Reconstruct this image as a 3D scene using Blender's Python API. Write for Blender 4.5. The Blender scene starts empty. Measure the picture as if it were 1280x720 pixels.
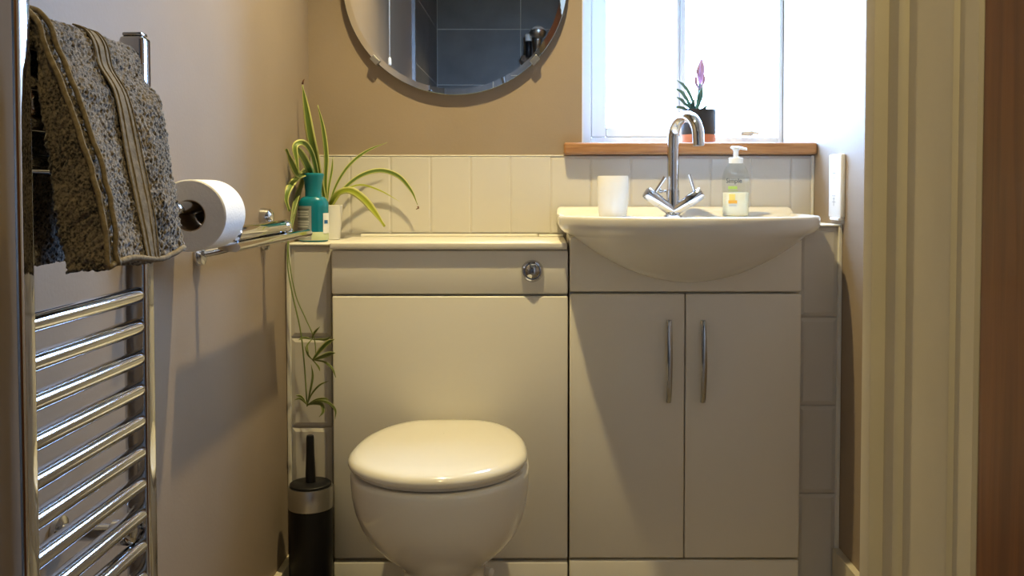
import bpy, bmesh, math, random
from mathutils import Vector, Matrix, noise
random.seed(7)
S = bpy.context.scene
C = S.collection
PI = math.pi

# ------------------------------------------------------------------ camera, world, lights, exposure
cam = bpy.data.cameras.new('camera')
cam_o = bpy.data.objects.new('camera', cam)
C.objects.link(cam_o)
cam.sensor_fit = 'HORIZONTAL'
cam.sensor_width = 36.0
cam.lens = 36.0 * 1200 / 1280
cam.shift_x = -32 / 1280
cam.shift_y = -(360 - 277) / 1280
cam.clip_start = 0.02
cam_o.location = (0, 0, 0.97)
cam_o.rotation_euler = (math.radians(88.0), 0, 0)
S.camera = cam_o

W = bpy.data.worlds.new('overcast_sky')
S.world = W
W.use_nodes = True
bg = W.node_tree.nodes['Background']
bg.inputs[0].default_value = (0.42, 0.63, 1.0, 1)
bg.inputs[1].default_value = 66.0
_n, _l = W.node_tree.nodes, W.node_tree.links          # overcast sky above the horizon, dim ground below
_tc, _sp, _rp = _n.new('ShaderNodeTexCoord'), _n.new('ShaderNodeSeparateXYZ'), _n.new('ShaderNodeValToRGB')
_rp.color_ramp.elements[0].position = 0.485
_rp.color_ramp.elements[0].color = (0.10, 0.13, 0.12, 1)
_rp.color_ramp.elements[1].position = 0.505
_rp.color_ramp.elements[1].color = (0.38, 0.60, 1.0, 1)
_mp = _n.new('ShaderNodeMapRange')
_mp.inputs['From Min'].default_value = -1
_l.new(_tc.outputs['Generated'], _sp.inputs[0])
_l.new(_sp.outputs['Z'], _mp.inputs['Value'])
_l.new(_mp.outputs[0], _rp.inputs[0])
_l.new(_rp.outputs[0], bg.inputs[0])

def light(name, typ, loc, power, col, rot=(0, 0, 0), **kw):
    l = bpy.data.lights.new(name, typ)
    l.energy = power
    l.color = col
    for k, v in kw.items():
        setattr(l, k, v)
    o = bpy.data.objects.new(name, l)
    o.location = loc
    o.rotation_euler = rot
    C.objects.link(o)
    return o

WARM = (1.0, 0.79, 0.38)
light('downlight_beam', 'SPOT', (-0.09, 1.75, 2.325), 120, WARM, spot_size=math.radians(104), spot_blend=0.85, shadow_soft_size=0.022)
light('shower_downlight_beam', 'SPOT', (0.10, 0.12, 2.325), 58, WARM, spot_size=math.radians(90), spot_blend=0.4, shadow_soft_size=0.03)
pt = light('window_portal', 'AREA', (0.39, 2.78, 1.62), 1, (1, 1, 1), rot=(math.radians(-90), 0, 0), shape='RECTANGLE', size=0.62, size_y=1.15)
pt.data.cycles.is_portal = True

vs = S.view_settings
vs.view_transform = 'Standard'
vs.look = 'None'
vs.gamma = 1
vs.use_curve_mapping = False
vs.exposure = 0.0

# ------------------------------------------------------------------ materials
M = {}
def mat(name, col, rough=0.5, metal=0.0, spec=0.5, coat=0.0, vary=0.0, vscale=6.0, bump=0.0, bscale=200.0, trans=0.0, sheen=0.0, subs=0.0):
    m = bpy.data.materials.new(name)
    m.use_nodes = True
    nt = m.node_tree
    b = nt.nodes['Principled BSDF']
    b.inputs['Base Color'].default_value = (*col, 1)
    b.inputs['Roughness'].default_value = rough
    b.inputs['Metallic'].default_value = metal
    b.inputs['Specular IOR Level'].default_value = spec
    b.inputs['Coat Weight'].default_value = coat
    b.inputs['Coat Roughness'].default_value = 0.05
    b.inputs['Transmission Weight'].default_value = trans
    b.inputs['Sheen Weight'].default_value = sheen
    if subs:
        b.inputs['Subsurface Weight'].default_value = subs
        b.inputs['Subsurface Radius'].default_value = (0.01, 0.008, 0.006)
    tc = nt.nodes.new('ShaderNodeTexCoord')
    if vary:
        n = nt.nodes.new('ShaderNodeTexNoise')
        n.inputs['Scale'].default_value = vscale
        n.inputs['Detail'].default_value = 5
        r = nt.nodes.new('ShaderNodeValToRGB')
        r.color_ramp.elements[0].position = 0.3
        r.color_ramp.elements[1].position = 0.7
        r.color_ramp.elements[0].color = (*[max(0, c * (1 - vary)) for c in col], 1)
        r.color_ramp.elements[1].color = (*[min(1, c * (1 + vary)) for c in col], 1)
        nt.links.new(tc.outputs['Object'], n.inputs['Vector'])
        nt.links.new(n.outputs['Fac'], r.inputs['Fac'])
        nt.links.new(r.outputs['Color'], b.inputs['Base Color'])
    if bump:
        n2 = nt.nodes.new('ShaderNodeTexNoise')
        n2.inputs['Scale'].default_value = bscale
        n2.inputs['Detail'].default_value = 4
        bp = nt.nodes.new('ShaderNodeBump')
        bp.inputs['Strength'].default_value = bump
        bp.inputs['Distance'].default_value = 0.002
        nt.links.new(tc.outputs['Object'], n2.inputs['Vector'])
        nt.links.new(n2.outputs['Fac'], bp.inputs['Height'])
        nt.links.new(bp.outputs['Normal'], b.inputs['Normal'])
    M[name] = m
    return m

mat('paint', (0.305, 0.240, 0.178), 0.62, spec=0.35, vary=0.04, vscale=5, bump=0.12, bscale=160)
mat('reveal_bounce_white', (0.80, 0.80, 0.80), 0.5, vary=0.02)
mat('ceiling_white', (0.80, 0.78, 0.74), 0.8, bump=0.05, bscale=90)
mat('cabinet', (0.80, 0.77, 0.69), 0.28, vary=0.015, vscale=3, bump=0.02, bscale=25)
mat('carcass', (0.70, 0.67, 0.60), 0.5)
mat('ceramic', (0.80, 0.785, 0.74), 0.08, coat=0.3, vary=0.01, vscale=2)
mat('seat_plastic', (0.82, 0.79, 0.70), 0.14, coat=0.3)
mat('tile_white', (0.63, 0.605, 0.555), 0.16, vary=0.02, vscale=8)
mat('grout', (0.60, 0.57, 0.51), 0.9, bump=0.2, bscale=300)
mat('trim_white', (0.80, 0.78, 0.70), 0.35)
mat('door_paint', (0.62, 0.56, 0.43), 0.42, vary=0.03, vscale=14, bump=0.06, bscale=70)
mat('chrome', (0.64, 0.65, 0.68), 0.07, metal=1.0)
mat('chrome_dark', (0.45, 0.46, 0.48), 0.10, metal=1.0)  # chrome darkened: reflections of a dark room put into the colour
mat('steel', (0.55, 0.55, 0.54), 0.32, metal=1.0, bump=0.02, bscale=400)
mat('black_plastic', (0.008, 0.008, 0.010), 0.4, spec=0.3)
mat('black_gap', (0.02, 0.018, 0.015), 0.9)
mat('mirror', (0.86, 0.88, 0.88), 0.012, metal=1.0)
mat('mirror_edge', (0.30, 0.36, 0.36), 0.15, metal=0.4)
mat('paper', (0.86, 0.85, 0.83), 0.95, spec=0.1, vary=0.015, vscale=60, bump=0.35, bscale=240)
mat('cardboard', (0.42, 0.31, 0.20), 0.9)
mat('slate', (0.105, 0.098, 0.086), 0.42, vary=0.22, vscale=7, bump=0.05, bscale=60)
mat('slate_grout', (0.46, 0.44, 0.40), 0.9)
mat('floor_vinyl', (0.19, 0.16, 0.135), 0.5, vary=0.15, vscale=4, bump=0.05)
mat('upvc', (0.74, 0.77, 0.80), 0.3)
mat('teal', (0.004, 0.185, 0.27), 0.22, coat=0.4)
mat('teal_cap', (0.006, 0.19, 0.26), 0.35)
mat('label_grey', (0.34, 0.37, 0.37), 0.5)
mat('label_white', (0.78, 0.80, 0.80), 0.4)
mat('label_print', (0.10, 0.11, 0.12), 0.6)
mat('label_blue', (0.02, 0.12, 0.36), 0.5)
mat('label_lime', (0.58, 0.66, 0.42), 0.4)
mat('pot_white', (0.72, 0.71, 0.68), 0.3)
mat('soil', (0.035, 0.022, 0.014), 0.95, bump=0.8, bscale=120)
mat('pot_black', (0.014, 0.015, 0.018), 0.5, bump=0.1)
mat('terracotta', (0.52, 0.19, 0.10), 0.8, bump=0.2)
mat('succulent', (0.10, 0.21, 0.16), 0.5, vary=0.2, vscale=40)  # paler grey-green, with the window glare mixed into the colour
mat('flower_pink', (0.50, 0.30, 0.44), 0.6, vary=0.2, vscale=60)  # pink paled: glare from the window is put into the colour
mat('stem_green', (0.16, 0.21, 0.05), 0.55)
mat('brown_tip', (0.13, 0.05, 0.02), 0.8)
mat('soap_liquid', (0.88, 0.85, 0.68), 0.25, subs=0.2)
mat('pump_white', (0.84, 0.84, 0.82), 0.3)
mat('soap_green', (0.36, 0.52, 0.10), 0.5)
mat('soap_orange', (0.80, 0.42, 0.05), 0.5)
mat('soap_yellow', (0.80, 0.64, 0.16), 0.5)
mat('panel_white', (0.80, 0.80, 0.79), 0.35)
mat('panel_mark', (0.42, 0.43, 0.45), 0.6)
mat('bulb_glow', (1, 0.9, 0.7), 0.5)
_b = M['bulb_glow'].node_tree.nodes['Principled BSDF']
_b.inputs['Emission Color'].default_value = (1, 0.8, 0.5, 1)
_b.inputs['Emission Strength'].default_value = 12

def wood(name, c1, c2, stretch, rough):
    m = mat(name, c1, rough)
    nt = m.node_tree
    b = nt.nodes['Principled BSDF']
    tc = nt.nodes.new('ShaderNodeTexCoord')
    mp = nt.nodes.new('ShaderNodeMapping')
    mp.inputs['Scale'].default_value = stretch
    n = nt.nodes.new('ShaderNodeTexNoise')
    n.inputs['Scale'].default_value = 5
    n.inputs['Detail'].default_value = 8
    n.inputs['Distortion'].default_value = 0.6
    r = nt.nodes.new('ShaderNodeValToRGB')
    r.color_ramp.elements[0].position = 0.32
    r.color_ramp.elements[1].position = 0.68
    r.color_ramp.elements[0].color = (*c1, 1)
    r.color_ramp.elements[1].color = (*c2, 1)
    bp = nt.nodes.new('ShaderNodeBump')
    bp.inputs['Strength'].default_value = 0.12
    bp.inputs['Distance'].default_value = 0.002
    L = nt.links.new
    L(tc.outputs['Object'], mp.inputs['Vector'])
    L(mp.outputs['Vector'], n.inputs['Vector'])
    L(n.outputs['Fac'], r.inputs['Fac'])
    L(r.outputs['Color'], b.inputs['Base Color'])
    L(n.outputs['Fac'], bp.inputs['Height'])
    L(bp.outputs['Normal'], b.inputs['Normal'])
    return m
wood('oak_sill', (0.28, 0.125, 0.045), (0.46, 0.24, 0.10), (2, 14, 22), 0.38)
wood('oak_door', (0.13, 0.046, 0.013), (0.22, 0.082, 0.025), (14, 14, 0.9), 0.35)

def glass_mat(name, tint, gloss):
    m = bpy.data.materials.new(name)
    m.use_nodes = True
    nt = m.node_tree
    nt.nodes.clear()
    out = nt.nodes.new('ShaderNodeOutputMaterial')
    t = nt.nodes.new('ShaderNodeBsdfTransparent')
    t.inputs[0].default_value = (*tint, 1)
    g = nt.nodes.new('ShaderNodeBsdfGlossy')
    g.inputs['Roughness'].default_value = 0.05
    mx = nt.nodes.new('ShaderNodeMixShader')
    mx.inputs[0].default_value = gloss
    nt.links.new(t.outputs[0], mx.inputs[1])
    nt.links.new(g.outputs[0], mx.inputs[2])
    nt.links.new(mx.outputs[0], out.inputs[0])
    M[name] = m
glass_mat('pane_glass', (0.97, 0.985, 1.0), 0.05)
glass_mat('clear_plastic', (0.93, 0.945, 0.93), 0.06)

# leaf: green centre, cream margins, along UV.x
def leaf_mat(name, centre, margin, w):
    m = mat(name, centre, 0.45, subs=0.0)
    nt = m.node_tree
    b = nt.nodes['Principled BSDF']
    uv = nt.nodes.new('ShaderNodeUVMap')
    sx = nt.nodes.new('ShaderNodeSeparateXYZ')
    r = nt.nodes.new('ShaderNodeValToRGB')
    e = r.color_ramp.elements
    e[0].position = 0.0
    e[0].color = (*margin, 1)
    e[1].position = 1.0
    e[1].color = (*margin, 1)
    for p, c in ((w, margin), (w + 0.08, centre), (0.92 - w, centre), (1 - w, margin)):
        x = e.new(p)
        x.color = (*c, 1)
    nt.links.new(uv.outputs[0], sx.inputs[0])
    nt.links.new(sx.outputs[0], r.inputs['Fac'])
    nt.links.new(r.outputs['Color'], b.inputs['Base Color'])
leaf_mat('leaf_spider', (0.12, 0.19, 0.03), (0.56, 0.58, 0.20), 0.16)
leaf_mat('leaf_pale', (0.36, 0.42, 0.035), (0.56, 0.57, 0.17), 0.2)
leaf_mat('leaf_dark', (0.13, 0.17, 0.04), (0.32, 0.36, 0.12), 0.16)

def towel_mat(name, dark, lite, scale):
    m = mat(name, dark, 0.95, spec=0.1, sheen=0.3)
    nt = m.node_tree
    b = nt.nodes['Principled BSDF']
    tc = nt.nodes.new('ShaderNodeTexCoord')
    n = nt.nodes.new('ShaderNodeTexNoise')
    n.inputs['Scale'].default_value = scale
    n.inputs['Detail'].default_value = 3
    n2 = nt.nodes.new('ShaderNodeTexNoise')
    n2.inputs['Scale'].default_value = 22
    mx = nt.nodes.new('ShaderNodeMath')
    mx.operation = 'MULTIPLY_ADD'
    mx.inputs[1].default_value = 0.45
    r = nt.nodes.new('ShaderNodeValToRGB')
    r.color_ramp.elements[0].position = 0.58
    r.color_ramp.elements[1].position = 0.86
    r.color_ramp.elements[0].color = (*dark, 1)
    r.color_ramp.elements[1].color = (*lite, 1)
    L = nt.links.new
    L(tc.outputs['Object'], n.inputs['Vector'])
    L(tc.outputs['Object'], n2.inputs['Vector'])
    L(n2.outputs['Fac'], mx.inputs[0])
    L(n.outputs['Fac'], mx.inputs[2])
    L(mx.outputs[0], r.inputs['Fac'])
    L(r.outputs['Color'], b.inputs['Base Color'])
towel_mat('terry', (0.009, 0.0075, 0.006), (0.185, 0.148, 0.102), 400)
mat('towel_band', (0.20, 0.165, 0.115), 0.9, spec=0.1, vary=0.25, vscale=150, bump=0.3, bscale=400)
mat('towel_hem', (0.20, 0.158, 0.095), 0.9, spec=0.1, vary=0.3, vscale=200, bump=0.4, bscale=400)

# ------------------------------------------------------------------ mesh helpers
WL = {}
def base_of(me):
    xs = [v.co for v in me.vertices]
    lo = Vector([min(c[i] for c in xs) for i in range(3)])
    hi = Vector([max(c[i] for c in xs) for i in range(3)])
    return Vector(((lo.x + hi.x) / 2, (lo.y + hi.y) / 2, lo.z))

def obj(name, geo, m, parent=None, smooth=False, angle=None):
    """link a bmesh / mesh (given in world coordinates) as one object with its origin at its base"""
    if isinstance(geo, bmesh.types.BMesh):
        me = bpy.data.meshes.new(name)
        bmesh.ops.recalc_face_normals(geo, faces=geo.faces)
        geo.to_mesh(me)
        geo.free()
    else:
        me = geo
    base = base_of(me)
    me.transform(Matrix.Translation(-base))
    o = bpy.data.objects.new(name, me)
    C.objects.link(o)
    if m:
        me.materials.clear()
        me.materials.append(M[m])
    WL[o] = base
    if parent is not None:
        o.parent = parent
        o.location = base - WL[parent]
    else:
        o.location = base
    if smooth:
        me.polygons.foreach_set('use_smooth', [True] * len(me.polygons))
        if angle:
            me.set_sharp_from_angle(angle=math.radians(angle))
    return o

def tag(o, label=None, cat=None, group=None, kind=None):
    if label: o['label'] = label
    if cat: o['category'] = cat
    if group: o['group'] = group
    if kind: o['kind'] = kind
    return o

def thing(name, loc, label, cat, group=None, kind=None):
    o = bpy.data.objects.new(name, None)
    o.empty_display_size = 0.05
    C.objects.link(o)
    o.location = loc
    WL[o] = Vector(loc)
    return tag(o, label, cat, group, kind)

def box(x0, x1, y0, y1, z0, z1, bev=0.0, seg=2, bm=None):
    own = bmesh.new()
    r = bmesh.ops.create_cube(own, size=1)
    for v in own.verts:
        v.co = Vector((x0 + (v.co.x + 0.5) * (x1 - x0), y0 + (v.co.y + 0.5) * (y1 - y0), z0 + (v.co.z + 0.5) * (z1 - z0)))
    if bev:
        bmesh.ops.bevel(own, geom=own.edges[:], offset=bev, segments=seg, profile=0.5, affect='EDGES')
    if bm is None:
        return own
    me = bpy.data.meshes.new('tmp')
    own.to_mesh(me)
    own.free()
    bm.from_mesh(me)
    bpy.data.meshes.remove(me)
    return bm

def loft(loops, cap0=True, cap1=True, closed=True, bm=None):
    bm = bm or bmesh.new()
    R = [[bm.verts.new(p) for p in L] for L in loops]
    n = len(R[0])
    for a, b in zip(R, R[1:]):
        for i in range(n if closed else n - 1):
            j = (i + 1) % n
            try:
                bm.faces.new((a[i], a[j], b[j], b[i]))
            except ValueError:
                pass
    if closed and cap0:
        bm.faces.new(R[0])
    if closed and cap1:
        bm.faces.new(R[-1])
    return bm

def lathe(c, prof, n=40, sx=1.0, sy=1.0, cap0=True, cap1=True, bm=None):
    """profile of (r, z) about a vertical axis through c = (x, y, z)"""
    return loft([[(c[0] + r * sx * math.cos(2 * PI * i / n), c[1] + r * sy * math.sin(2 * PI * i / n), c[2] + z) for i in range(n)] for r, z in prof], cap0, cap1, bm=bm)

def lathe_axis(o, d, prof, n=32, bm=None, cap0=True, cap1=True):
    """profile of (r, t) about axis from point o along direction d"""
    d = Vector(d).normalized()
    u = d.orthogonal().normalized()
    v = d.cross(u)
    o = Vector(o)
    return loft([[o + d * t + (u * math.cos(2 * PI * i / n) + v * math.sin(2 * PI * i / n)) * r for i in range(n)] for r, t in prof], cap0, cap1, bm=bm)

def smooth_path(pts, k=6):
    P = [Vector(p) for p in pts]
    P = [P[0] * 2 - P[1]] + P + [P[-1] * 2 - P[-2]]
    out = []
    for i in range(1, len(P) - 2):
        a, b, c, d = P[i - 1:i + 3]
        for s in range(k):
            t = s / k
            out.append(0.5 * ((2 * b) + (c - a) * t + (2 * a - 5 * b + 4 * c - d) * t * t + (3 * b - a - 3 * c + d) * t ** 3))
    out.append(P[-2])
    return out

def tube(pts, r, n=12, bm=None):
    P = [Vector(p) for p in pts]
    rs = r if isinstance(r, (list, tuple)) else [r] * len(P)
    T = [(P[min(i + 1, len(P) - 1)] - P[max(i - 1, 0)]).normalized() for i in range(len(P))]
    u = T[0].orthogonal().normalized()
    loops = []
    for i, p in enumerate(P):
        u = (u - T[i] * u.dot(T[i])).normalized()
        v = T[i].cross(u)
        loops.append([p + (u * math.cos(2 * PI * k / n) + v * math.sin(2 * PI * k / n)) * rs[i] for k in range(n)])
    return loft(loops, bm=bm)

def prism_z(poly, z0, z1):
    return loft([[(x, y, z0) for x, y in poly], [(x, y, z1) for x, y in poly]])

def ribbon(name, pts, width, m, parent, side=None, k=5, fold=0.25, tip=0.12, start=0.55, thick=0.0006):
    """a strap leaf: tapered, with a V fold, solid, UV.x across"""
    P = smooth_path(pts, k)
    n = len(P)
    bm = bmesh.new()
    uvl = bm.loops.layers.uv.new('UVMap')
    rows = []
    for i, p in enumerate(P):
        t = i / (n - 1)
        T = (P[min(i + 1, n - 1)] - P[max(i - 1, 0)]).normalized()
        s = Vector(side) if side else Vector((0, 1, 0)).cross(T)
        s = (s - T * s.dot(T))
        s = s.normalized() if s.length > 1e-5 else Vector((1, 0, 0))
        nn = s.cross(T).normalized()
        w = width * (start + (1 - start) * min(1, t / 0.45)) * (1 if t < 0.6 else max(tip, 1 - ((t - 0.6) / 0.4) ** 1.7)) / 2
        top, bot = [], []
        for a in (-1, -0.5, 0, 0.5, 1):
            q = p + s * (w * a) + nn * (abs(a) * w * fold)
            top.append(bm.verts.new(q + nn * thick))
            bot.append(bm.verts.new(q - nn * thick))
        rows.append((top, bot))
    U = (0, 0.25, 0.5, 0.75, 1)
    def face(vs, us):
        f = bm.faces.new(vs)
        f.smooth = True
        for l, u in zip(f.loops, us):
            l[uvl].uv = (u, 0)
    for (t0, b0), (t1, b1) in zip(rows, rows[1:]):
        for j in range(4):
            face((t0[j], t0[j + 1], t1[j + 1], t1[j]), (U[j], U[j + 1], U[j + 1], U[j]))
            face((b0[j + 1], b0[j], b1[j], b1[j + 1]), (U[j + 1], U[j], U[j], U[j + 1]))
        face((b0[0], t0[0], t1[0], b1[0]), (0, 0, 0, 0))
        face((t0[4], b0[4], b1[4], t1[4]), (1, 1, 1, 1))
    for (t0, b0) in (rows[0], rows[-1]):
        face(t0 + b0[::-1], U + U[::-1])
    return obj(name, bm, m, parent)

def text_mesh(body, size, extr=0.0003):
    cu = bpy.data.curves.new('lettering', 'FONT')
    cu.body = body
    cu.size = size
    cu.extrude = extr
    cu.offset = size * 0.022
    cu.align_x = 'CENTER'
    o = bpy.data.objects.new('lettering_tmp', cu)
    C.objects.link(o)
    bpy.context.view_layer.update()
    me = bpy.data.meshes.new_from_object(o.evaluated_get(bpy.context.evaluated_depsgraph_get()))
    bpy.data.objects.remove(o)
    return me

# ------------------------------------------------------------------ the room
XL, XR, YB, YS, ZC = -0.558, 0.675, 2.35, -0.57, 2.34
XN = 0.34                                   # right wall of the narrow shower end
def struct(name, bm, m, label=None, cat=None):
    return tag(obj(name, bm, m), label, cat, kind='structure')

struct('floor', box(XL - 0.1, XR + 0.12, YS - 0.1, YB + 0.4, -0.06, 0), 'floor_vinyl', 'dark brown floor of the narrow bathroom', 'floor')
struct('ceiling', box(XL - 0.1, XR + 0.12, YS - 0.1, YB + 0.4, ZC, ZC + 0.08), 'ceiling_white', 'white ceiling over the bathroom', 'ceiling')
wall_left = struct('wall_left', box(XL - 0.1, XL, YS - 0.1, YB + 0.4, 0, ZC), 'paint', 'mushroom brown painted wall behind the towel radiator', 'wall')
wb = box(XL, 0.108, YB, YB + 0.4, 0, ZC)
box(0.108, XR, YB, YB + 0.4, 0, 1.050, bm=wb)
box(0.108, XR, YB, YB + 0.4, 2.12, ZC, bm=wb)
wall_back = struct('wall_back', wb, 'paint', 'brown painted end wall with the round mirror and window', 'wall')
wall_right = struct('wall_right', box(XR, XR + 0.12, 0.872, YB + 0.4, 0, ZC), 'paint', 'brown painted wall right of the window', 'wall')
wr = box(XN, XR + 0.12, 0.70, 0.872, 0, ZC)
box(XN, XR + 0.12, YS - 0.1, -0.12, 0, ZC, bm=wr)
box(XN, XR + 0.12, -0.12, 0.70, 2.04, ZC, bm=wr)
box(0.46, XR + 0.12, -0.12, 0.70, 0, 2.04, bm=wr)
struct('wall_entrance', wr, 'paint', 'brown painted wall around the wooden door', 'wall')
wall_shower = struct('wall_shower', box(XL, XN, YS - 0.1, YS - 0.0012, 0, ZC), 'slate_grout', 'grey tiled shower wall seen in the round mirror', 'wall')

# shower tiles (seen in the mirror)
zs = [0.03 + 0.3 * k for k in range(8)] + [ZC]
def slab_tile(parent, x0, x1, y0, y1, z0, z1):
    obj('tile', box(x0, x1, y0, y1, z0, z1, 0.001, 1), 'slate', parent)
g = 0.0022
for z0, z1 in zip(zs, zs[1:]):
    for x0, x1 in ((XL + 0.013, -0.092), (-0.092, XN)):
        slab_tile(wall_shower, x0 + g, x1 - g, YS - 0.012, YS, z0 + g, z1 - g)
sg = obj('tile_backing', box(XL, XL + 0.0118, YS, 0.372, 0, ZC), 'slate_grout', wall_left)
for z0, z1 in zip(zs, zs[1:]):
    for y0, y1 in ((YS, -0.177), (-0.177, 0.372)):
        slab_tile(wall_left, XL + 0.008, XL + 0.013, y0 + g, y1 - g, z0 + g, z1 - g)
obj('edge_trim', box(XL, XL + 0.016, 0.373, 0.385, 0, ZC, 0.001), 'chrome', wall_left)

# skirting
struct('baseboard_left', prism_z([(XL, 1.0), (XL + 0.015, 1.0), (XL + 0.015, 2.122), (XL, 2.122)], 0, 0.150), 'door_paint', 'cream skirting at the foot of the left wall', 'skirting')
struct('baseboard_right', prism_z([(XR, 0.9), (XR - 0.015, 0.9), (XR - 0.015, 2.122), (XR, 2.122)], 0, 0.165), 'door_paint', 'cream skirting at the foot of the right wall', 'skirting')

# door lining: stepped profile, and the oak door
lin = [(0.345, 0.700), (0.3235, 0.700), (0.3208, 0.7025), (0.3208, 0.7335), (0.3190, 0.7340), (0.3168, 0.7352), (0.3159, 0.7372), (0.3159, 0.8210),
       (0.3130, 0.8214), (0.3100, 0.8228), (0.3084, 0.8250), (0.3084, 0.8480), (0.2985, 0.8484), (0.2963, 0.8495), (0.2957, 0.8512), (0.2957, 0.8700), (0.345, 0.8715)]
tr = obj('trim_1', prism_z(lin, 0, 2.06), 'door_paint', smooth=True, angle=32)
tag(tr, 'cream painted door frame with stepped mouldings', 'door frame', kind='structure')
door = thing('door_1', (0.36, 0.29, 0), 'dark oak door beside the cream frame', 'door', kind='structure')
obj('leaf', box(0.3225, 0.3625, -0.118, 0.698, 0.006, 2.035, 0.002), 'oak_door', door)
hd = lathe_axis((0.3225, -0.04, 1.0), (-1, 0, 0), [(0.026, 0), (0.026, 0.006), (0.010, 0.008), (0.010, 0.04), (0.004, 0.044)], 24)
tube([(0.285, -0.04, 1.0), (0.283, 0.0, 1.0), (0.283, 0.08, 1.0)], 0.009, bm=hd)
obj('handle', hd, 'chrome', door, True, 40)

# window
YW = 2.65
win = thing('window_1', (0.39, YW, 1.08), 'white framed window with two glowing panes above the basin', 'window', kind='structure')
def frame_bm(x0, x1, z0, z1, w, y0, y1, wb=None, bev=0.003, w2=None):
    wb = wb or w
    w2 = w2 or w
    bm = box(x0, x0 + w, y0, y1, z0, z1, bev)
    box(x1 - w2, x1, y0, y1, z0, z1, bev, bm=bm)
    box(x0 + w, x1 - w2, y0, y1, z0, z0 + wb, bev, bm=bm)
    box(x0 + w, x1 - w2, y0, y1, z1 - w, z1, bev, bm=bm)
    return bm
obj('frame', frame_bm(0.108, 0.675, 1.082, 2.12, 0.040, YW, YW + 0.07, 0.028, w2=0.013), 'upvc', win)
obj('mullion', box(0.392, 0.4065, YW, YW + 0.06, 1.110, 2.08, 0.003), 'upvc', win)
sash = obj('sash', frame_bm(0.149, 0.391, 1.111, 2.079, 0.040, YW + 0.002, YW + 0.05, 0.026, w2=0.010), 'upvc', win)
obj('pane', box(0.188, 0.382, YW + 0.024, YW + 0.028, 1.136, 2.04), 'pane_glass', sash)
obj('pane', box(0.4065, 0.663, YW + 0.024, YW + 0.028, 1.110, 2.08), 'pane_glass', win)
la = box(0.556, 0.592, YW - 0.016, YW - 0.001, 1.112, 1.126, 0.004)
tube([(0.562, YW - 0.02, 1.121), (0.585, YW - 0.024, 1.123), (0.603, YW - 0.022, 1.119)], 0.0045, 8, bm=la)
obj('latch', la, 'steel', win)
la = box(0.358, 0.372, YW - 0.014, YW - 0.001, 1.114, 1.140, 0.003)
obj('catch', la, 'steel', win)
obj('reveal_bounce_lining', box(0.108, 0.110, 2.3502, YW, 1.080, 2.1185), 'reveal_bounce_white', win)  # white side and top linings added to bounce daylight onto the window frame
obj('reveal_bounce_lining', box(0.110, 0.6745, 2.3502, YW, 2.1180, 2.12), 'reveal_bounce_white', win)
obj('sill', box(0.0635, 0.6745, 2.3155, YW + 0.001, 1.0515, 1.080, 0.006, 3), 'oak_sill', win)

# tiled splashback: upright tiles, each proud of the grout
def bev_tile(name, x0, x1, y, z0, z1, parent, b=0.008, t=0.006):
    """bevelled tile facing -y, its back at y"""
    L = [[(x0, y, z0), (x1, y, z0), (x1, y, z1), (x0, y, z1)],
         [(x0, y - t * 0.45, z0), (x1, y - t * 0.45, z0), (x1, y - t * 0.45, z1), (x0, y - t * 0.45, z1)],
         [(x0 + b, y - t, z0 + b), (x1 - b, y - t, z0 + b), (x1 - b, y - t, z1 - b), (x0 + b, y - t, z1 - b)]]
    return obj(name, loft(L), 'tile_white', parent)
obj('tile_backing', box(-0.555, 0.674, YB - 0.003, YB, 0.80, 1.0475), 'grout', wall_back)
x = -0.5548
while x < 0.665:
    x1 = min(x + 0.0978, 0.668)
    top = 1.0478 if x1 < 0.08 else 1.044
    bev_tile('tile', x + 0.0006, x1 - 0.0006, YB - 0.003, 0.858, top, wall_back, b=0.004, t=0.0022)
    x += 0.0978
obj('edge_trim', box(0.668, 0.6745, YB - 0.008, YB, 0.86, 1.049, 0.0015), 'trim_white', wall_back)
obj('edge_trim', box(-0.5548, 0.0635, YB - 0.006, YB, 1.0478, 1.0505, 0.001), 'trim_white', wall_back)

# boxed-in pipes either side of the units, faced with tiles
def boxing(name, x0, x1, ztop, joints, label, wall_side):
    o = struct(name, box(x0, x1, 2.132, YB - 0.009, 0, ztop - 0.004), 'grout', label, 'boxing')
    tx0, tx1 = (x0 + 0.008, x1 - 0.001) if wall_side < 0 else (x0 + 0.001, x1 - 0.008)
    for a, b_ in zip(joints, joints[1:]):
        bev_tile('tile', tx0, tx1, 2.132, b_ + 0.0015, a - 0.0015, o, b=0.009, t=0.006)
    obj('ledge', box(x0, x1, 2.122, YB - 0.009, ztop - 0.004, ztop, 0.0012), 'trim_white', o)
    ex = (x0, x0 + 0.008) if wall_side < 0 else (x1 - 0.008, x1)
    obj('edge_trim', box(ex[0], ex[1], 2.120, 2.132, 0, ztop - 0.004, 0.0015), 'trim_white', o)
    return o
boxing('wall_boxing_left', -0.557, -0.459, 0.847, [0.843, 0.6375, 0.4365, 0.235, 0.034], 'tiled boxing between left wall and toilet unit', -1)
boxing('wall_boxing_right', 0.582, 0.6745, 0.889, [0.885, 0.683, 0.485, 0.2865, 0.088], 'tiled boxing between basin unit and right wall', 1)

# ------------------------------------------------------------------ toilet unit, worktop, basin unit
def panel(name, x0, x1, z0, z1, parent, y0=2.10, y1=2.118, bev=0.004):
    return obj(name, box(x0, x1, y0, y1, z0, z1, bev, 3), 'cabinet', parent, True, 35)

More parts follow.
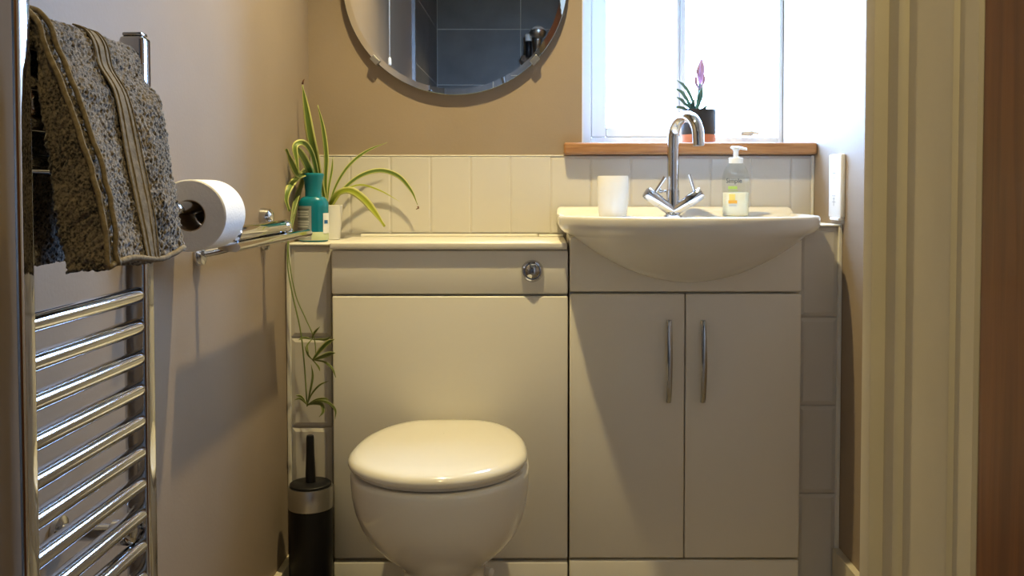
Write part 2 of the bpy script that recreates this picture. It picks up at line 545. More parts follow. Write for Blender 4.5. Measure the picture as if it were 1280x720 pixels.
wc = thing('toilet_unit', (-0.193, 2.22, 0), 'white back-to-wall toilet cabinet with chrome flush button', 'cabinet')
obj('carcass', box(-0.4535, 0.066, 2.119, YB - 0.01, 0.0, 0.8355), 'carcass', wc)
panel('flush_panel', -0.4525, 0.0665, 0.7375, 0.8335, wc)
panel('front_panel', -0.4515, 0.0665, 0.1495, 0.7330, wc)
panel('plinth', -0.4525, 0.0665, 0.001, 0.1415, wc, 2.101)
fb = lathe_axis((-0.0115, 2.0995, 0.7885), (0, -1, 0), [(0.0245, 0), (0.0245, 0.004), (0.0215, 0.009), (0.0185, 0.010), (0.0175, 0.006)], 40)
fl = obj('flush_button', fb, 'chrome', wc, True, 30)
obj('button', lathe_axis((-0.0115, 2.094, 0.7885), (0, -1, 0), [(0.0165, 0), (0.0165, 0.003), (0.0125, 0.0065), (0.006, 0.0085), (0.001, 0.009)], 32), 'chrome_dark', fl, True, 40)

wt = thing('worktop', (-0.193, 2.22, 0.836), 'thin white worktop on top of the toilet unit', 'worktop')
obj('slab', box(-0.4545, 0.0645, 2.0895, YB - 0.009, 0.8362, 0.8515, 0.004, 3), 'cabinet', wt, True, 35)
obj('back_strip', box(-0.43, 0.0, YB - 0.021, YB - 0.0095, 0.8515, 0.8585, 0.002), 'trim_white', wt)
obj('back_strip', box(0.003, 0.062, YB - 0.026, YB - 0.0095, 0.8515, 0.8575, 0.002), 'trim_white', wt)

vu = thing('basin_unit', (0.324, 2.22, 0), 'white two-door vanity cabinet under the basin', 'cabinet')
obj('carcass', box(0.070, 0.580, 2.119, YB - 0.01, 0.0, 0.8640), 'carcass', vu)
panel('fascia_panel', 0.0705, 0.5795, 0.7425, 0.8635, vu)
panel('plinth', 0.0705, 0.5795, 0.001, 0.1450, vu, 2.101)
def pull(xc, parent, s):
    """bowed tapering bar handle, twisted from edge-on to flat"""
    loops = []
    for i in range(25):
        t = i / 24
        z = 0.681 - 0.182 * t
        bow = 0.016 * math.sin(PI * min(1, max(0, t))) ** 0.6
        w = 0.0052 + 0.0012 * math.sin(PI * t)
        d = 0.0042
        a = 0.5 * s * (0.5 - t)
        y = 2.0995 - d - bow
        L = []
        for k in range(12):
            q = 2 * PI * k / 12
            cx, cy = w * math.copysign(abs(math.cos(q)) ** 0.5, math.cos(q)), d * math.copysign(abs(math.sin(q)) ** 0.5, math.sin(q))
            L.append((xc + cx * math.cos(a) - cy * math.sin(a) , y + cx * math.sin(a) + cy * math.cos(a), z))
        loops.append(L)
    obj('handle', loft(loops), 'chrome_dark', parent, True, 50)
d1 = panel('door', 0.0705, 0.3235, 0.1500, 0.7380, vu)
d2 = panel('door', 0.3255, 0.5795, 0.1500, 0.7380, vu)
pull(0.288, d1, 1)
pull(0.363, d2, -1)

# basin: semi-recessed, D-shaped rim over a shallow bowl
bs = thing('basin', (0.331, 2.16, 0.765), 'white ceramic semi-recessed wash basin with bowed front', 'basin')
bx = 0.331
def b_loop(hw, p, z, yb, y0, ex=0.62):
    L = []
    NF, NS, NB = 48, 6, 12
    for i in range(NF + 1):
        a = PI * i / NF
        cx = -math.cos(a)
        L.append((bx + hw * cx, y0 - p * (max(0.0, 1 - cx * cx)) ** ex, z))
    for i in range(1, NS + 1):
        L.append((bx + hw, y0 + (yb - y0) * i / NS, z))
    for i in range(1, NB):
        L.append((bx + hw - 2 * hw * i / NB, yb, z))
    for i in range(NS, 0, -1):
        L.append((bx - hw, y0 + (yb - y0) * i / NS, z))
    return L
loops = []
def b_p(z):
    return 0.171 * max(0.03, 1 - (max(0.0, 0.900 - z) / 0.1372) ** 2.1)
for z in (0.7640, 0.7660, 0.770, 0.776, 0.784, 0.794, 0.806, 0.820, 0.834, 0.848, 0.858, 0.8645):
    hw = max(0.012, math.sqrt((z - 0.7635) / 1.58))
    loops.append(b_loop(hw, b_p(z), z, 2.0995, 2.0985, 0.56))
for z, hw in ((0.8650, 0.2535), (0.8680, 0.2600), (0.8710, 0.2670), (0.8750, 0.2740), (0.8805, 0.2800), (0.887, 0.2840), (0.895, 0.2855), (0.903, 0.2855), (0.907, 0.2850), (0.9095, 0.283), (0.9105, 0.280)):
    loops.append(b_loop(hw, b_p(z) - (0.2855 - hw if z > 0.9 else 0), z, 2.340, 2.0985, 0.56))
for z, k in ((0.9100, 0.011), (0.9080, 0.0135), (0.9035, 0.015), (0.9020, 0.018)):
    loops.append(b_loop(0.2855 - k, 0.171 - k * 0.8, z, 2.340 - k, 2.0985, 0.56))
rim = loops[-1]
# inside of the bowl
cy = 2.070
for f_, z in ((1.05, 0.9015), (1.0, 0.899), (0.96, 0.890), (0.90, 0.87), (0.80, 0.84), (0.60, 0.815), (0.3, 0.80), (0.05, 0.797)):
    L = []
    for (x_, y_, _) in rim:
        a = math.atan2((y_ - cy) / 0.145, (x_ - bx) / 0.235)
        L.append((bx + 0.235 * f_ * math.cos(a), cy + 0.112 * f_ * math.sin(a), z))
    loops.append(L)
bowl = obj('bowl', loft(loops), 'ceramic', bs, True, 60)
ups = [(2.268, 0.9012), (2.285, 0.9030), (2.300, 0.9085), (2.312, 0.9175), (2.320, 0.9225), (2.328, 0.9245), (2.3395, 0.9250), (2.3395, 0.9005), (2.30, 0.9000)]
dk = loft([[(bx + k_, y_, 0.9005 + (z_ - 0.9005) * f_) for y_, z_ in ups] for k_, f_ in ((-0.2848, 0.55), (-0.2835, 0.80), (-0.2800, 0.95), (-0.275, 1.0), (0.275, 1.0), (0.2800, 0.95), (0.2835, 0.80), (0.2848, 0.55))])
obj('upstand', dk, 'ceramic', bs, True, 50)
obj('waste', lathe((bx, cy, 0.7965), [(0.02, 0), (0.022, 0.002), (0.018, 0.004), (0.004, 0.003)], 24), 'chrome', bs, True, 40)

# tap
ZD = 0.9022
tx, ty = 0.3150, 2.235
tap = thing('mixer_tap', (tx, ty, ZD), 'chrome mixer tap with swan neck and two angled lever handles', 'tap')
obj('base', lathe((tx, ty, ZD), [(0.022, 0), (0.022, 0.004), (0.0175, 0.006), (0.0155, 0.010), (0.0155, 0.062), (0.0145, 0.064)], 36), 'chrome', tap, True, 40)
sp = [(tx, ty, ZD + 0.060), (tx, ty, ZD + 0.10), (tx, ty, ZD + 0.184)]
dx, dy = 0.040, -0.105
for i in range(1, 17):
    a = PI * 0.97 * i / 16
    k = (1 - math.cos(a)) / 2
    sp.append((tx + dx * k, ty + dy * k, ZD + 0.184 + 0.046 * math.sin(a)))
e = Vector(sp[-1])
sp.append(e + Vector((0.0008, -0.002, -0.026)))
obj('spout', tube(sp, [0.0138] * 3 + [0.0130] * 17, 28), 'chrome', tap, True, 50)
obj('aerator', lathe_axis(Vector(sp[-1]) + Vector((0, 0, 0.002)), (0.0, -0.08, -1), [(0.0125, 0), (0.0125, 0.003), (0.008, 0.003)], 24), 'chrome_dark', tap, True, 40)
for s in (-1, 1):
    o_ = Vector((tx + s * 0.002, ty - 0.004, ZD + 0.014))
    d_ = Vector((s * 0.80, -0.20, 0.56)).normalized()
    hb = obj('valve', lathe_axis(o_, d_, [(0.0115, 0), (0.0132, 0.010), (0.0132, 0.038), (0.0126, 0.0385), (0.0126, 0.0398), (0.0146, 0.040), (0.0146, 0.076), (0.013, 0.0785), (0.004, 0.0795)], 30), 'chrome', tap, True, 35)
    q = o_ + d_ * 0.060
    up = Vector((s * -0.16 + (0.42 if s < 0 else -0.10), -0.05, 0.9)).normalized()
    obj('lever', tube([q + up * 0.008, q + up * 0.03, q + up * 0.054], [0.0036, 0.0040, 0.0046], 14), 'chrome', hb, True, 50)
obj('pop_up_knob', lathe_axis((tx - 0.012, ty + 0.018, ZD + 0.060), (-1, 0.0, 0.0), [(0.003, 0), (0.003, 0.010), (0.006, 0.012), (0.006, 0.018), (0.003, 0.020)], 16), 'chrome', tap, True, 40)

# tumbler
cupx, cupy = 0.1735, 2.225
pc = [(0.026, 0), (0.031, 0.002), (0.0335, 0.012), (0.0365, 0.045), (0.0370, 0.065), (0.0362, 0.092), (0.0350, 0.0960), (0.0335, 0.0960), (0.0330, 0.093), (0.0335, 0.06), (0.030, 0.008), (0.01, 0.006)]
cupy = 2.225
cu = obj('tumbler', lathe((cupx + 0.001, cupy, ZD), pc, 48), 'ceramic', None, True, 50)
tag(cu, 'plain white ceramic tumbler on the left of the basin ledge', 'tumbler')

# soap pump bottle
sx_, sy_ = 0.4620, 2.240
soap = thing('soap_bottle', (sx_, sy_, ZD), 'clear pump bottle half full of cream hand soap by the tap', 'soap dispenser')
pb = [(0.024, 0), (0.0285, 0.002), (0.0300, 0.006), (0.0300, 0.065), (0.0305, 0.080), (0.0300, 0.094), (0.0270, 0.107), (0.0215, 0.1175), (0.0165, 0.1235), (0.0150, 0.1260)]
EX, EY = 1.04, 0.66
body = obj('body', lathe((sx_, sy_, ZD), pb, 48, EX, EY), 'clear_plastic', soap, True, 50)
obj('liquid', lathe((sx_, sy_, ZD), [(0.024, 0.002), (0.0285, 0.004), (0.0286, 0.010), (0.0286, 0.0565), (0.027, 0.0575)], 48, EX, EY), 'soap_liquid', soap, True, 50)
obj('collar', lathe((sx_, sy_, ZD), [(0.0150, 0.1255), (0.0165, 0.1260), (0.0165, 0.1370), (0.0150, 0.1385), (0.006, 0.1390)], 36), 'pump_white', soap, True, 40)
ph = lathe((sx_, sy_, ZD), [(0.0060, 0.1390), (0.0060, 0.1540), (0.0085, 0.1570), (0.0085, 0.1590)], 24)
obj('pump_stem', ph, 'pump_white', soap, True, 40)
loops = []
for i in range(17):
    t = i / 16
    xx = sx_ - 0.0130 + 0.0385 * t
    zz = ZD + 0.1615 - 0.0035 * max(0, t - 0.55) * 2.2
    hw_, hh = 0.0085 * (1 - 0.45 * t) * min(1, 0.25 + 6 * t), 0.0042 * (1 - 0.35 * t) * min(1, 0.3 + 6 * t)
    loops.append([(xx, sy_ + hw_ * math.cos(2 * PI * k / 14), zz + hh * math.sin(2 * PI * k / 14)) for k in range(14)])
obj('pump_head', loft(loops), 'pump_white', soap, True, 60)
def wrap_patch(name, c, rx, ry, a0, a1, z0, z1, m, parent, n=14, off=0.0006, zf=None):
    """curved label on an elliptical bottle; angle 0 faces the camera, grows to the right"""
    L = []
    for s_ in (0, 1):
        row_in, row_out = [], []
        z = (z0, z1)[s_]
        for i in range(n + 1):
            a = a0 + (a1 - a0) * i / n
            row_out.append((c[0] + (rx + off) * math.sin(a), c[1] - (ry + off) * math.cos(a), c[2] + z))
        for i in range(n, -1, -1):
            a = a0 + (a1 - a0) * i / n
            row_in.append((c[0] + (rx + off * 0.3) * math.sin(a), c[1] - (ry + off * 0.3) * math.cos(a), c[2] + z))
        L.append(row_out + row_in)
    return obj(name, loft(L), m, parent, True, 40)
sc_ = (sx_, sy_, ZD)
RX, RY = 0.0303 * EX, 0.0303 * EY
def wrap_text(body_, size, z, m, parent, a_mid, rx, ry, c, off=0.0008):
    me = text_mesh(body_, size)
    for v in me.vertices:
        a = a_mid + v.co.x / rx
        v.co = Vector((c[0] + (rx + off) * math.sin(a), c[1] - (ry + off) * math.cos(a) - v.co.z, c[2] + z + v.co.y))
    return obj('lettering', me, m, parent)
wrap_text('Simple', 0.0145, 0.0800, 'label_print', soap, -0.28, RX, RY, sc_)
wrap_patch('label_line', sc_, RX, RY, -0.75, -0.05, 0.0755, 0.0768, 'panel_mark', soap)
wrap_patch('label_band', sc_, RX, RY, -0.70, -0.02, 0.0650, 0.0720, 'soap_green', soap)
wrap_patch('label_line', sc_, RX, RY, -0.68, 0.02, 0.0605, 0.0618, 'soap_green', soap)
wrap_patch('label_patch', sc_, RX, RY, -0.62, -0.16, 0.0400, 0.0540, 'soap_yellow', soap)
wrap_patch('label_band', sc_, RX, RY, -0.68, -0.02, 0.0320, 0.0395, 'soap_orange', soap)
wrap_patch('label_line', sc_, RX, RY, -0.64, -0.06, 0.0265, 0.0278, 'panel_mark', soap)

# ------------------------------------------------------------------ toilet
tc_ = -0.190
wcp = thing('toilet', (tc_, 1.88, 0), 'white ceramic toilet with the cream lid closed', 'toilet')
def egg(hw, yf, yb, z, hb=None, n=64, cx=tc_, e=0.5):
    """toilet outline: rounded front at yf, squared-off back at yb"""
    hb = hw * 0.85 if hb is None else hb
    ym = yf + (yb - yf) * 0.42
    L = []
    for i in range(n):
        a = 2 * PI * i / n
        c, s = math.cos(a), math.sin(a)
        if s < 0:
            L.append((cx + hw * c, ym + (ym - yf) * s, z))
        else:
            c2 = math.copysign(abs(c) ** e, c)
            w = hw + (hb - hw) * s ** 1.5
            L.append((cx + w * c2, ym + (yb - ym) * s ** 0.75, z))
    return L
pan = []
for z, hw, yf, hb in ((0.0, 0.092, 1.80, 0.104), (0.004, 0.094, 1.795, 0.105), (0.06, 0.088, 1.805, 0.103), (0.14, 0.083, 1.81, 0.102), (0.20, 0.083, 1.805, 0.104), (0.218, 0.086, 1.798, 0.106), (0.232, 0.093, 1.785, 0.109), (0.246, 0.106, 1.768, 0.114),
                      (0.264, 0.123, 1.745, 0.120), (0.280, 0.135, 1.728, 0.125), (0.300, 0.148, 1.710, 0.130), (0.325, 0.158, 1.692, 0.134), (0.355, 0.166, 1.675, 0.138), (0.385, 0.1700, 1.664, 0.140), (0.410, 0.1712, 1.657, 0.141), (0.424, 0.1712, 1.655, 0.141), (0.431, 0.1700, 1.657, 0.140), (0.4335, 0.166, 1.662, 0.136)):
    pan.append(egg(hw, yf, 2.0985, z, hb, cx=tc_ + 0.002))
obj('pan', loft(pan), 'ceramic', wcp, True, 60)
seat = [egg(hw, yf, yb, z, hb) for z, hw, yf, yb, hb in ((0.4345, 0.158, 1.674, 2.07, 0.130), (0.436, 0.162, 1.669, 2.072, 0.132), (0.443, 0.162, 1.669, 2.072, 0.132), (0.4445, 0.159, 1.673, 2.07, 0.130))]
obj('seat', loft(seat), 'seat_plastic', wcp, True, 50)
lid = []
for z, k in ((0.4452, -0.004), (0.4462, 0.0), (0.4505, 0.0022), (0.456, 0.0018), (0.461, -0.001), (0.4650, -0.006), (0.4675, -0.014), (0.4690, -0.028), (0.4698, -0.06), (0.4702, -0.10), (0.4703, -0.14)):
    lid.append(egg(0.169 + k, 1.654 - k, 2.082 + k, z, 0.139 + k, cx=tc_ - 0.001))
obj('lid', loft(lid), 'seat_plastic', wcp, True, 60)
for s in (-1, 1):
    obj('hinge', lathe((tc_ + 0.075 * s, 2.088, 0.434), [(0.010, 0), (0.010, 0.016), (0.007, 0.019)], 20), 'chrome', wcp, True, 40)
obj('fixing_cap', lathe_axis((tc_ + 0.094, 1.90, 0.20), (0.8, -0.6, 0), [(0.009, -0.012), (0.009, 0.004), (0.006, 0.007), (0.001, 0.008)], 20), 'ceramic', wcp, True, 40)

# toilet brush
bxx, byy = -0.4875, 2.040
tb = thing('toilet_brush', (bxx, byy, 0), 'black toilet brush holder with brushed steel collar in the corner', 'toilet brush')
obj('holder', lathe((bxx, byy, 0), [(0.044, 0), (0.0465, 0.003), (0.0465, 0.286)], 44), 'black_plastic', tb, True, 40)
obj('collar', lathe((bxx, byy, 0), [(0.0470, 0.2862), (0.0475, 0.288), (0.0475, 0.330), (0.0465, 0.332), (0.0440, 0.332)], 44), 'steel', tb, True, 40)
obj('lid', lathe((bxx, byy, 0), [(0.0438, 0.3322), (0.0438, 0.337), (0.041, 0.339), (0.016, 0.3375), (0.0105, 0.340)], 44), 'black_plastic', tb, True, 40)
obj('handle', lathe((bxx, byy, 0), [(0.0108, 0.3402), (0.0104, 0.36), (0.0088, 0.40), (0.0082, 0.436), (0.0072, 0.4405), (0.003, 0.4415)], 24), 'black_plastic', tb, True, 40)

# ------------------------------------------------------------------ mirror
mx_, mz_, mr_ = -0.1995, 1.467, 0.2705
mi = thing('round_mirror', (mx_, 2.34, mz_ - mr_), 'large round frameless mirror hung on the brown wall', 'mirror')
def disc(prof):
    return lathe_axis((mx_, 2.3385, mz_), (0, -1, 0), prof, 128)
obj('backing', disc([(mr_ - 0.008, -0.009), (mr_ - 0.008, 0.0)]), 'black_gap', mi)
obj('glass', disc([(mr_, 0.0003), (mr_, 0.0042), (mr_ - 0.014, 0.0052), (mr_ - 0.0143, 0.0052)]), 'mirror', mi)
obj('rim', disc([(mr_ + 0.0002, 0.0002), (mr_ + 0.0009, 0.001), (mr_ + 0.0009, 0.0036), (mr_ + 0.0002, 0.0042)]), 'mirror_edge', mi, True, 40)
for sgn in (-1, 1):
    a = -PI / 2 + sgn * 0.80
    p0 = Vector((mx_ + math.cos(a) * (mr_ - 0.004), 2.334, mz_ + math.sin(a) * (mr_ - 0.004)))
    bm = box(-0.011, 0.011, -0.0075, 0.014, -0.010, 0.004, 0.0012)
    bmesh.ops.transform(bm, verts=bm.verts, matrix=Matrix.Translation(p0) @ Matrix.Rotation(-(a + PI / 2), 4, 'Y'))
    bm2 = bm
    obj('clip', bm2, 'steel', mi)

# ------------------------------------------------------------------ wall control on the right wall
cp = thing('wall_control', (0.669, 2.147, 0.902), 'white wall-mounted control panel with small grey markings', 'control panel')
obj('body', box(0.6635, 0.6748, 2.104, 2.190, 0.9045, 1.0455, 0.003, 3), 'panel_white', cp, True, 35)
obj('bottom_lip', box(0.6600, 0.6745, 2.106, 2.170, 0.8985, 0.9045, 0.0015), 'panel_white', cp)
for y0, y1, z0, z1 in ((2.140, 2.160, 1.0020, 1.0040), (2.142, 2.158, 0.9925, 0.9940), (2.140, 2.162, 0.9520, 0.9532), (2.144, 2.158, 0.9455, 0.9467), (2.138, 2.162, 0.9385, 0.9397), (2.150, 2.1515, 0.930, 0.950)):
    obj('marking', box(0.6630, 0.6636, y0, y1, z0, z1), 'panel_mark', cp)

# ------------------------------------------------------------------ towel radiator
rad = thing('towel_radiator', (-0.475, 1.0, 0.25), 'chrome ladder towel radiator on the left wall', 'radiator')
for y0 in (0.853, 1.125):
    obj('post', box(-0.489, -0.460, y0, y0 + 0.026, 0.25, 1.148, 0.005, 4), 'chrome', rad, True, 40)
    obj('post_cap', box(-0.486, -0.463, y0 + 0.003, y0 + 0.023, 1.148, 1.1525, 0.002, 2), 'chrome_dark', rad, True, 40)
P_ = 0.0373
for z in [0.844 - P_ * k for k in range(15)] + [0.993, 1.030, 1.068, 1.105]:
    obj('bar', lathe_axis((-0.4725, 0.877, z), (0, 1, 0), [(0.0100, 0), (0.0100, 0.250)], 24), 'chrome', rad, True, 40)
for y0 in (0.905, 1.100):
    for z in (0.5710, 1.049):
        obj('bracket', lathe_axis((XL + 0.0005, y0, z), (1, 0, 0), [(0.019, 0), (0.019, 0.006), (0.010, 0.009), (0.010, 0.062), (0.015, 0.066), (0.015, 0.084), (0.012, 0.090), (0.004, 0.092)], 24), 'chrome', rad, True, 40)

# towel: folded double, thick wedge hung over the top bar
tw = thing('hand_towel', (-0.45, 1.0, 0.89), 'dark grey-brown terry towel hanging over the radiator', 'towel')
def towel_section(v):
    """closed cross-section (x, z) for a position v along the bar (0 near, 1 far)"""
    fo = -0.4085 + 0.010 * v                  # outer front at the hem
    zb = 0.893 + 0.006 * v + 0.004 * math.sin(v * 7)
    wv = 0.004 * math.sin(v * 9 + 1)
    pts = [(fo, zb), (fo - 0.006 + wv, zb + 0.05), (fo - 0.018 + wv, zb + 0.11), (fo - 0.032, zb + 0.17), (-0.4515, 1.095), (-0.4570, 1.118),
           (-0.4650, 1.1305), (-0.4755, 1.1345), (-0.4870, 1.1290), (-0.4950, 1.113), (-0.4990, 1.09), (-0.505, 1.0), (-0.510, 0.895),
           (-0.4985, 0.893), (-0.4955, 1.0), (-0.4905, 1.088), (-0.4845, 1.108), (-0.4745, 1.1175), (-0.4645, 1.112), (-0.4595, 1.095),
           (fo - 0.054, zb + 0.17), (fo - 0.050, zb + 0.11), (fo - 0.046, zb + 0.05), (fo - 0.040, zb - 0.004)]
    return pts
def resample(pts, n):
    P = [Vector((a, 0, b)) for a, b in pts]
    P.append(P[0])
    seg = [(P[i + 1] - P[i]).length for i in range(len(P) - 1)]
    tot = sum(seg)
    out, i, acc = [], 0, 0.0
    for k in range(n):
        s = tot * k / n
        while acc + seg[i] < s and i < len(seg) - 1:
            acc += seg[i]
            i += 1
        t = (s - acc) / seg[i]
        out.append(P[i].lerp(P[i + 1], min(1, t)))
    return out
def towel_y(v, z):
    k = (1.13 - z) / 0.24
    return (0.884 + 0.028 * k) + ((1.112 - 0.034 * k) - (0.884 + 0.028 * k)) * v
NV, NU = 150, 640
bm = bmesh.new()
loops = []
caps = 10
secs = []
for j in range(NV):
    v = j / (NV - 1)
    ring = resample(towel_section(v), NU)
    secs.append([Vector((p.x, towel_y(v, p.z), p.z)) for p in ring])
# near and far ends drawn in so that the cap is a pillow, not a cut
def shrink(ring, f_, dy_):
    out = []
    n = len(ring)
    for i in range(n):
        a, b_ = ring[i - 2], ring[(i + 2) % n]
        t = b_ - a
        nn = Vector((t.z, 0, -t.x))
        nn = nn.normalized() if nn.length > 1e-6 else Vector((0, 0, 0))
        out.append(ring[i] - nn * f_ + Vector((0, dy_, 0)))
    return out
rings = secs
R = [[bm.verts.new(p) for p in L] for L in rings]
for a, b_ in zip(R, R[1:]):
    for i in range(NU):
        j = (i + 1) % NU
        bm.faces.new((a[i], a[j], b_[j], b_[i]))
bm.normal_update()
# caps as strips between the outer and inner walls
def cap(ring):
    half = NU // 2
    # match points across the wall thickness: outer path 0..k, inner path NU-1..k
    for i in range(half - 1):
        a, b_, c, d = ring[i], ring[i + 1], ring[NU - 2 - i], ring[NU - 1 - i]
        try:
            # four columns of quads across, for terry texture
            prev = [a, d]
            vs_ = []
            bm.faces.new((a, b_, c, d))
        except ValueError:
            pass
cap(R[0])
cap(R[-1])
bmesh.ops.recalc_face_normals(bm, faces=bm.faces)
long_e = [e for e in bm.edges if e.calc_length() > 0.005]
bmesh.ops.subdivide_edges(bm, edges=long_e, cuts=9, use_grid_fill=True)
bm.normal_update()
for v in bm.verts:
    p = v.co * 300
    d = noise.noise(p) * 0.0026 + noise.noise(v.co * 620) * 0.0012 + noise.noise(v.co * 45) * 0.0018
    v.co = v.co + v.normal * d
body_t = obj('terry_cloth', bm, 'terry', tw, True)
def outer_path(v, off):
    pts = towel_section(v)[:8]
    P = [Vector((a, 0, b_)) for a, b_ in pts]
    P = smooth_path(P, 8)
    out = []
    for i, p in enumerate(P):
        t = P[min(i + 1, len(P) - 1)] - P[max(i - 1, 0)]
        nn = Vector((t.z, 0, -t.x)).normalized()
        q = p + nn * off
        out.append(Vector((q.x, towel_y(v, p.z), q.z)))
    return out
def wav(P, a, ph):
    return [p + Vector((noise.noise(p * 60 + Vector((ph, 0, 0))) * a, noise.noise(p * 50 + Vector((0, ph, 0))) * a, 0)) for p in P]
obj('hem', tube(wav(outer_path(0.005, 0.0005), 0.002, 3), 0.0029, 10), 'towel_hem', tw, True)
obj('hem', tube(wav(outer_path(0.075, 0.0035), 0.002, 9), 0.0027, 10), 'towel_hem', tw, True)
# woven border band with ridges
def strip(v0, v1, off, m, name, par):
    a, b_ = outer_path(v0, off), outer_path(v1, off)
    a2, b2 = outer_path(v0, off - 0.002), outer_path(v1, off - 0.002)
    return obj(name, loft([[a[i], b_[i], b2[i], a2[i]] for i in range(len(a))]), m, par, True, 50)
bd = strip(0.465, 0.59, 0.0028, 'towel_band', 'border_band', tw)
for v in (0.45, 0.495, 0.56, 0.60):
    obj('ridge', tube(wav(outer_path(v, 0.0030), 0.0006, v * 50), 0.0009, 8), 'towel_hem', bd, True)
hp = []
for i in range(24):
    v = i / 23
    s = towel_section(v)
    hp.append(Vector((s[0][0] + 0.001, towel_y(v, s[0][1]), s[0][1] + 0.002)))
obj('hem', tube(wav(hp, 0.0015, 1), 0.0030, 10), 'towel_hem', tw, True)

# ------------------------------------------------------------------ toilet roll and its holder
rx_, rz_, ry0, ry1 = -0.5025, 0.9300, 1.385, 1.480
roll = thing('toilet_roll', (rx_, 1.43, 0.875), 'fat white toilet roll on the wall holder', 'toilet roll')
RO, RI = 0.0525, 0.0228
pl = [(RI, 0.001), (RI + 0.001, 0), (RO - 0.002, 0), (RO, 0.002), (RO, ry1 - ry0 - 0.002), (RO - 0.002, ry1 - ry0), (RI + 0.001, ry1 - ry0), (RI, ry1 - ry0 - 0.001), (RI, 0.001)]
obj('paper', lathe_axis((rx_, ry0, rz_), (0, 1, 0), pl, 72, cap0=False, cap1=False), 'paper', roll, True, 40)
obj('core', lathe_axis((rx_, ry0 + 0.001, rz_), (0, 1, 0), [(RI - 0.0002, 0), (RI - 0.0002, ry1 - ry0 - 0.002), (RI - 0.0012, ry1 - ry0 - 0.002), (RI - 0.0012, 0), (RI - 0.0002, 0)], 48, cap0=False, cap1=False), 'cardboard', roll, True, 40)
hz = rz_ + RI - 0.0012 - 0.0105
ho = thing('toilet_roll_holder', (XL, 1.33, 0.93), 'chrome arm holding the toilet roll on the left wall', 'roll holder')
obj('flange', lathe_axis((XL + 0.0005, 1.318, hz), (1, 0, 0), [(0.024, 0), (0.024, 0.006), (0.018, 0.014), (0.011, 0.016)], 32), 'chrome', ho, True, 40)
obj('arm', tube(smooth_path([(XL + 0.010, 1.318, hz), (XL + 0.040, 1.318, hz), (XL + 0.056, 1.322, hz), (rx_, 1.340, hz), (rx_, 1.36, hz), (rx_, 1.462, hz)], 6), 0.0098, 20), 'chrome_dark', ho, True)
obj('end_knob', lathe_axis((rx_, 1.462, rz_ + 0.0005), (0, 1, 0), [(0.0098, -0.012), (0.0170, -0.006), (0.0188, 0.002), (0.0188, 0.010), (0.012, 0.014), (0.001, 0.015)], 32), 'chrome', ho, True)

# chrome shelf beyond the roll
sh = thing('chrome_shelf', (XL, 1.76, 0.856), 'small polished chrome shelf on the left wall beside the blue bottle', 'shelf')
sec = []
for y_ in [1.505 + 0.485 * i / 16 for i in range(17)]:
    t = (y_ - 1.505) / 0.485
    xo = -0.4665
    xi = -0.502
    zt = 0.8850
    sec.append([(xi, y_, zt), (-0.485, y_, zt - 0.0005), (xo - 0.007, y_, zt - 0.0008), (xo - 0.002, y_, zt - 0.004), (xo, y_, zt - 0.0085), (xo - 0.002, y_, zt - 0.0125), (xo - 0.008, y_, zt - 0.0160), (-0.485, y_, zt - 0.0150), (xi, y_, zt - 0.0115)])
obj('plate', loft(sec), 'chrome', sh, True, 45)
obj('rail', lathe_axis((-0.484, 1.53, 0.8970), (0, 1, 0), [(0.004, -0.002), (0.0115, 0), (0.0125, 0.004), (0.0125, 0.275), (0.0100, 0.278), (0.0100, 0.29), (0.0125, 0.293), (0.0125, 0.31), (0.009, 0.316), (0.002, 0.318)], 28), 'chrome', sh, True, 40)
for y_ in (1.570, 1.945):
    fl_ = obj('flange', lathe_axis((XL + 0.0005, y_, 0.860), (1, 0, 0), [(0.018, 0), (0.018, 0.005), (0.0155, 0.011), (0.008, 0.013)], 32), 'chrome', sh, True, 40)
    s = 1 if y_ < 1.7 else -1
    obj('arm', tube(smooth_path([(XL + 0.010, y_, 0.862), (XL + 0.03, y_ + 0.008 * s, 0.866), (-0.506, y_ + 0.018 * s, 0.8715), (-0.490, y_ + 0.022 * s, 0.8725)], 5), 0.0062, 14), 'chrome', fl_, True)
fl_ = obj('flange', lathe_axis((XL + 0.0005, 1.936, 0.9115), (1, 0, 0), [(0.0185, 0), (0.0185, 0.007), (0.0165, 0.018), (0.010, 0.023), (0.002, 0.024)], 32), 'chrome', sh, True, 40)
obj('stem', tube([(XL + 0.018, 1.936, 0.905), (XL + 0.028, 1.938, 0.895), (-0.497, 1.940, 0.8835)], 0.005, 12), 'chrome', fl_, True)

# ------------------------------------------------------------------ blue bottle on the left ledge
qx, qy, qz = -0.5135, 2.200, 0.8471
bb = thing('blue_bottle', (qx, qy, qz), 'teal blue plastic toiletry bottle standing on the tiled ledge', 'bottle')
bp_ = [(0.028, 0), (0.0325, 0.002), (0.0335, 0.008), (0.0335, 0.055), (0.0345, 0.078), (0.0340, 0.090), (0.0290, 0.099), (0.0235, 0.103), (0.0205, 0.104)]
obj('body', lathe((qx, qy, qz), bp_, 48, 1.0, 0.72), 'teal', bb, True, 50)
obj('cap', lathe((qx, qy, qz), [(0.0195, 0.104), (0.0188, 0.107), (0.0188, 0.118), (0.0205, 0.136), (0.0235, 0.148), (0.0245, 0.152), (0.0240, 0.1555), (0.021, 0.157), (0.004, 0.1572)], 44, 1.0, 0.85), 'teal_cap', bb, True, 45)
bc = (qx, qy, qz)
obj('base_band', lathe(bc, [(0.0336, 0.004), (0.0342, 0.005), (0.0342, 0.022), (0.0336, 0.023)], 48, 1.0, 0.725), 'label_lime', bb, True, 40)
lb = wrap_patch('back_label', bc, 0.0345, 0.0250, -1.45, 0.02, 0.005, 0.082, 'label_grey', bb, off=0.0010)
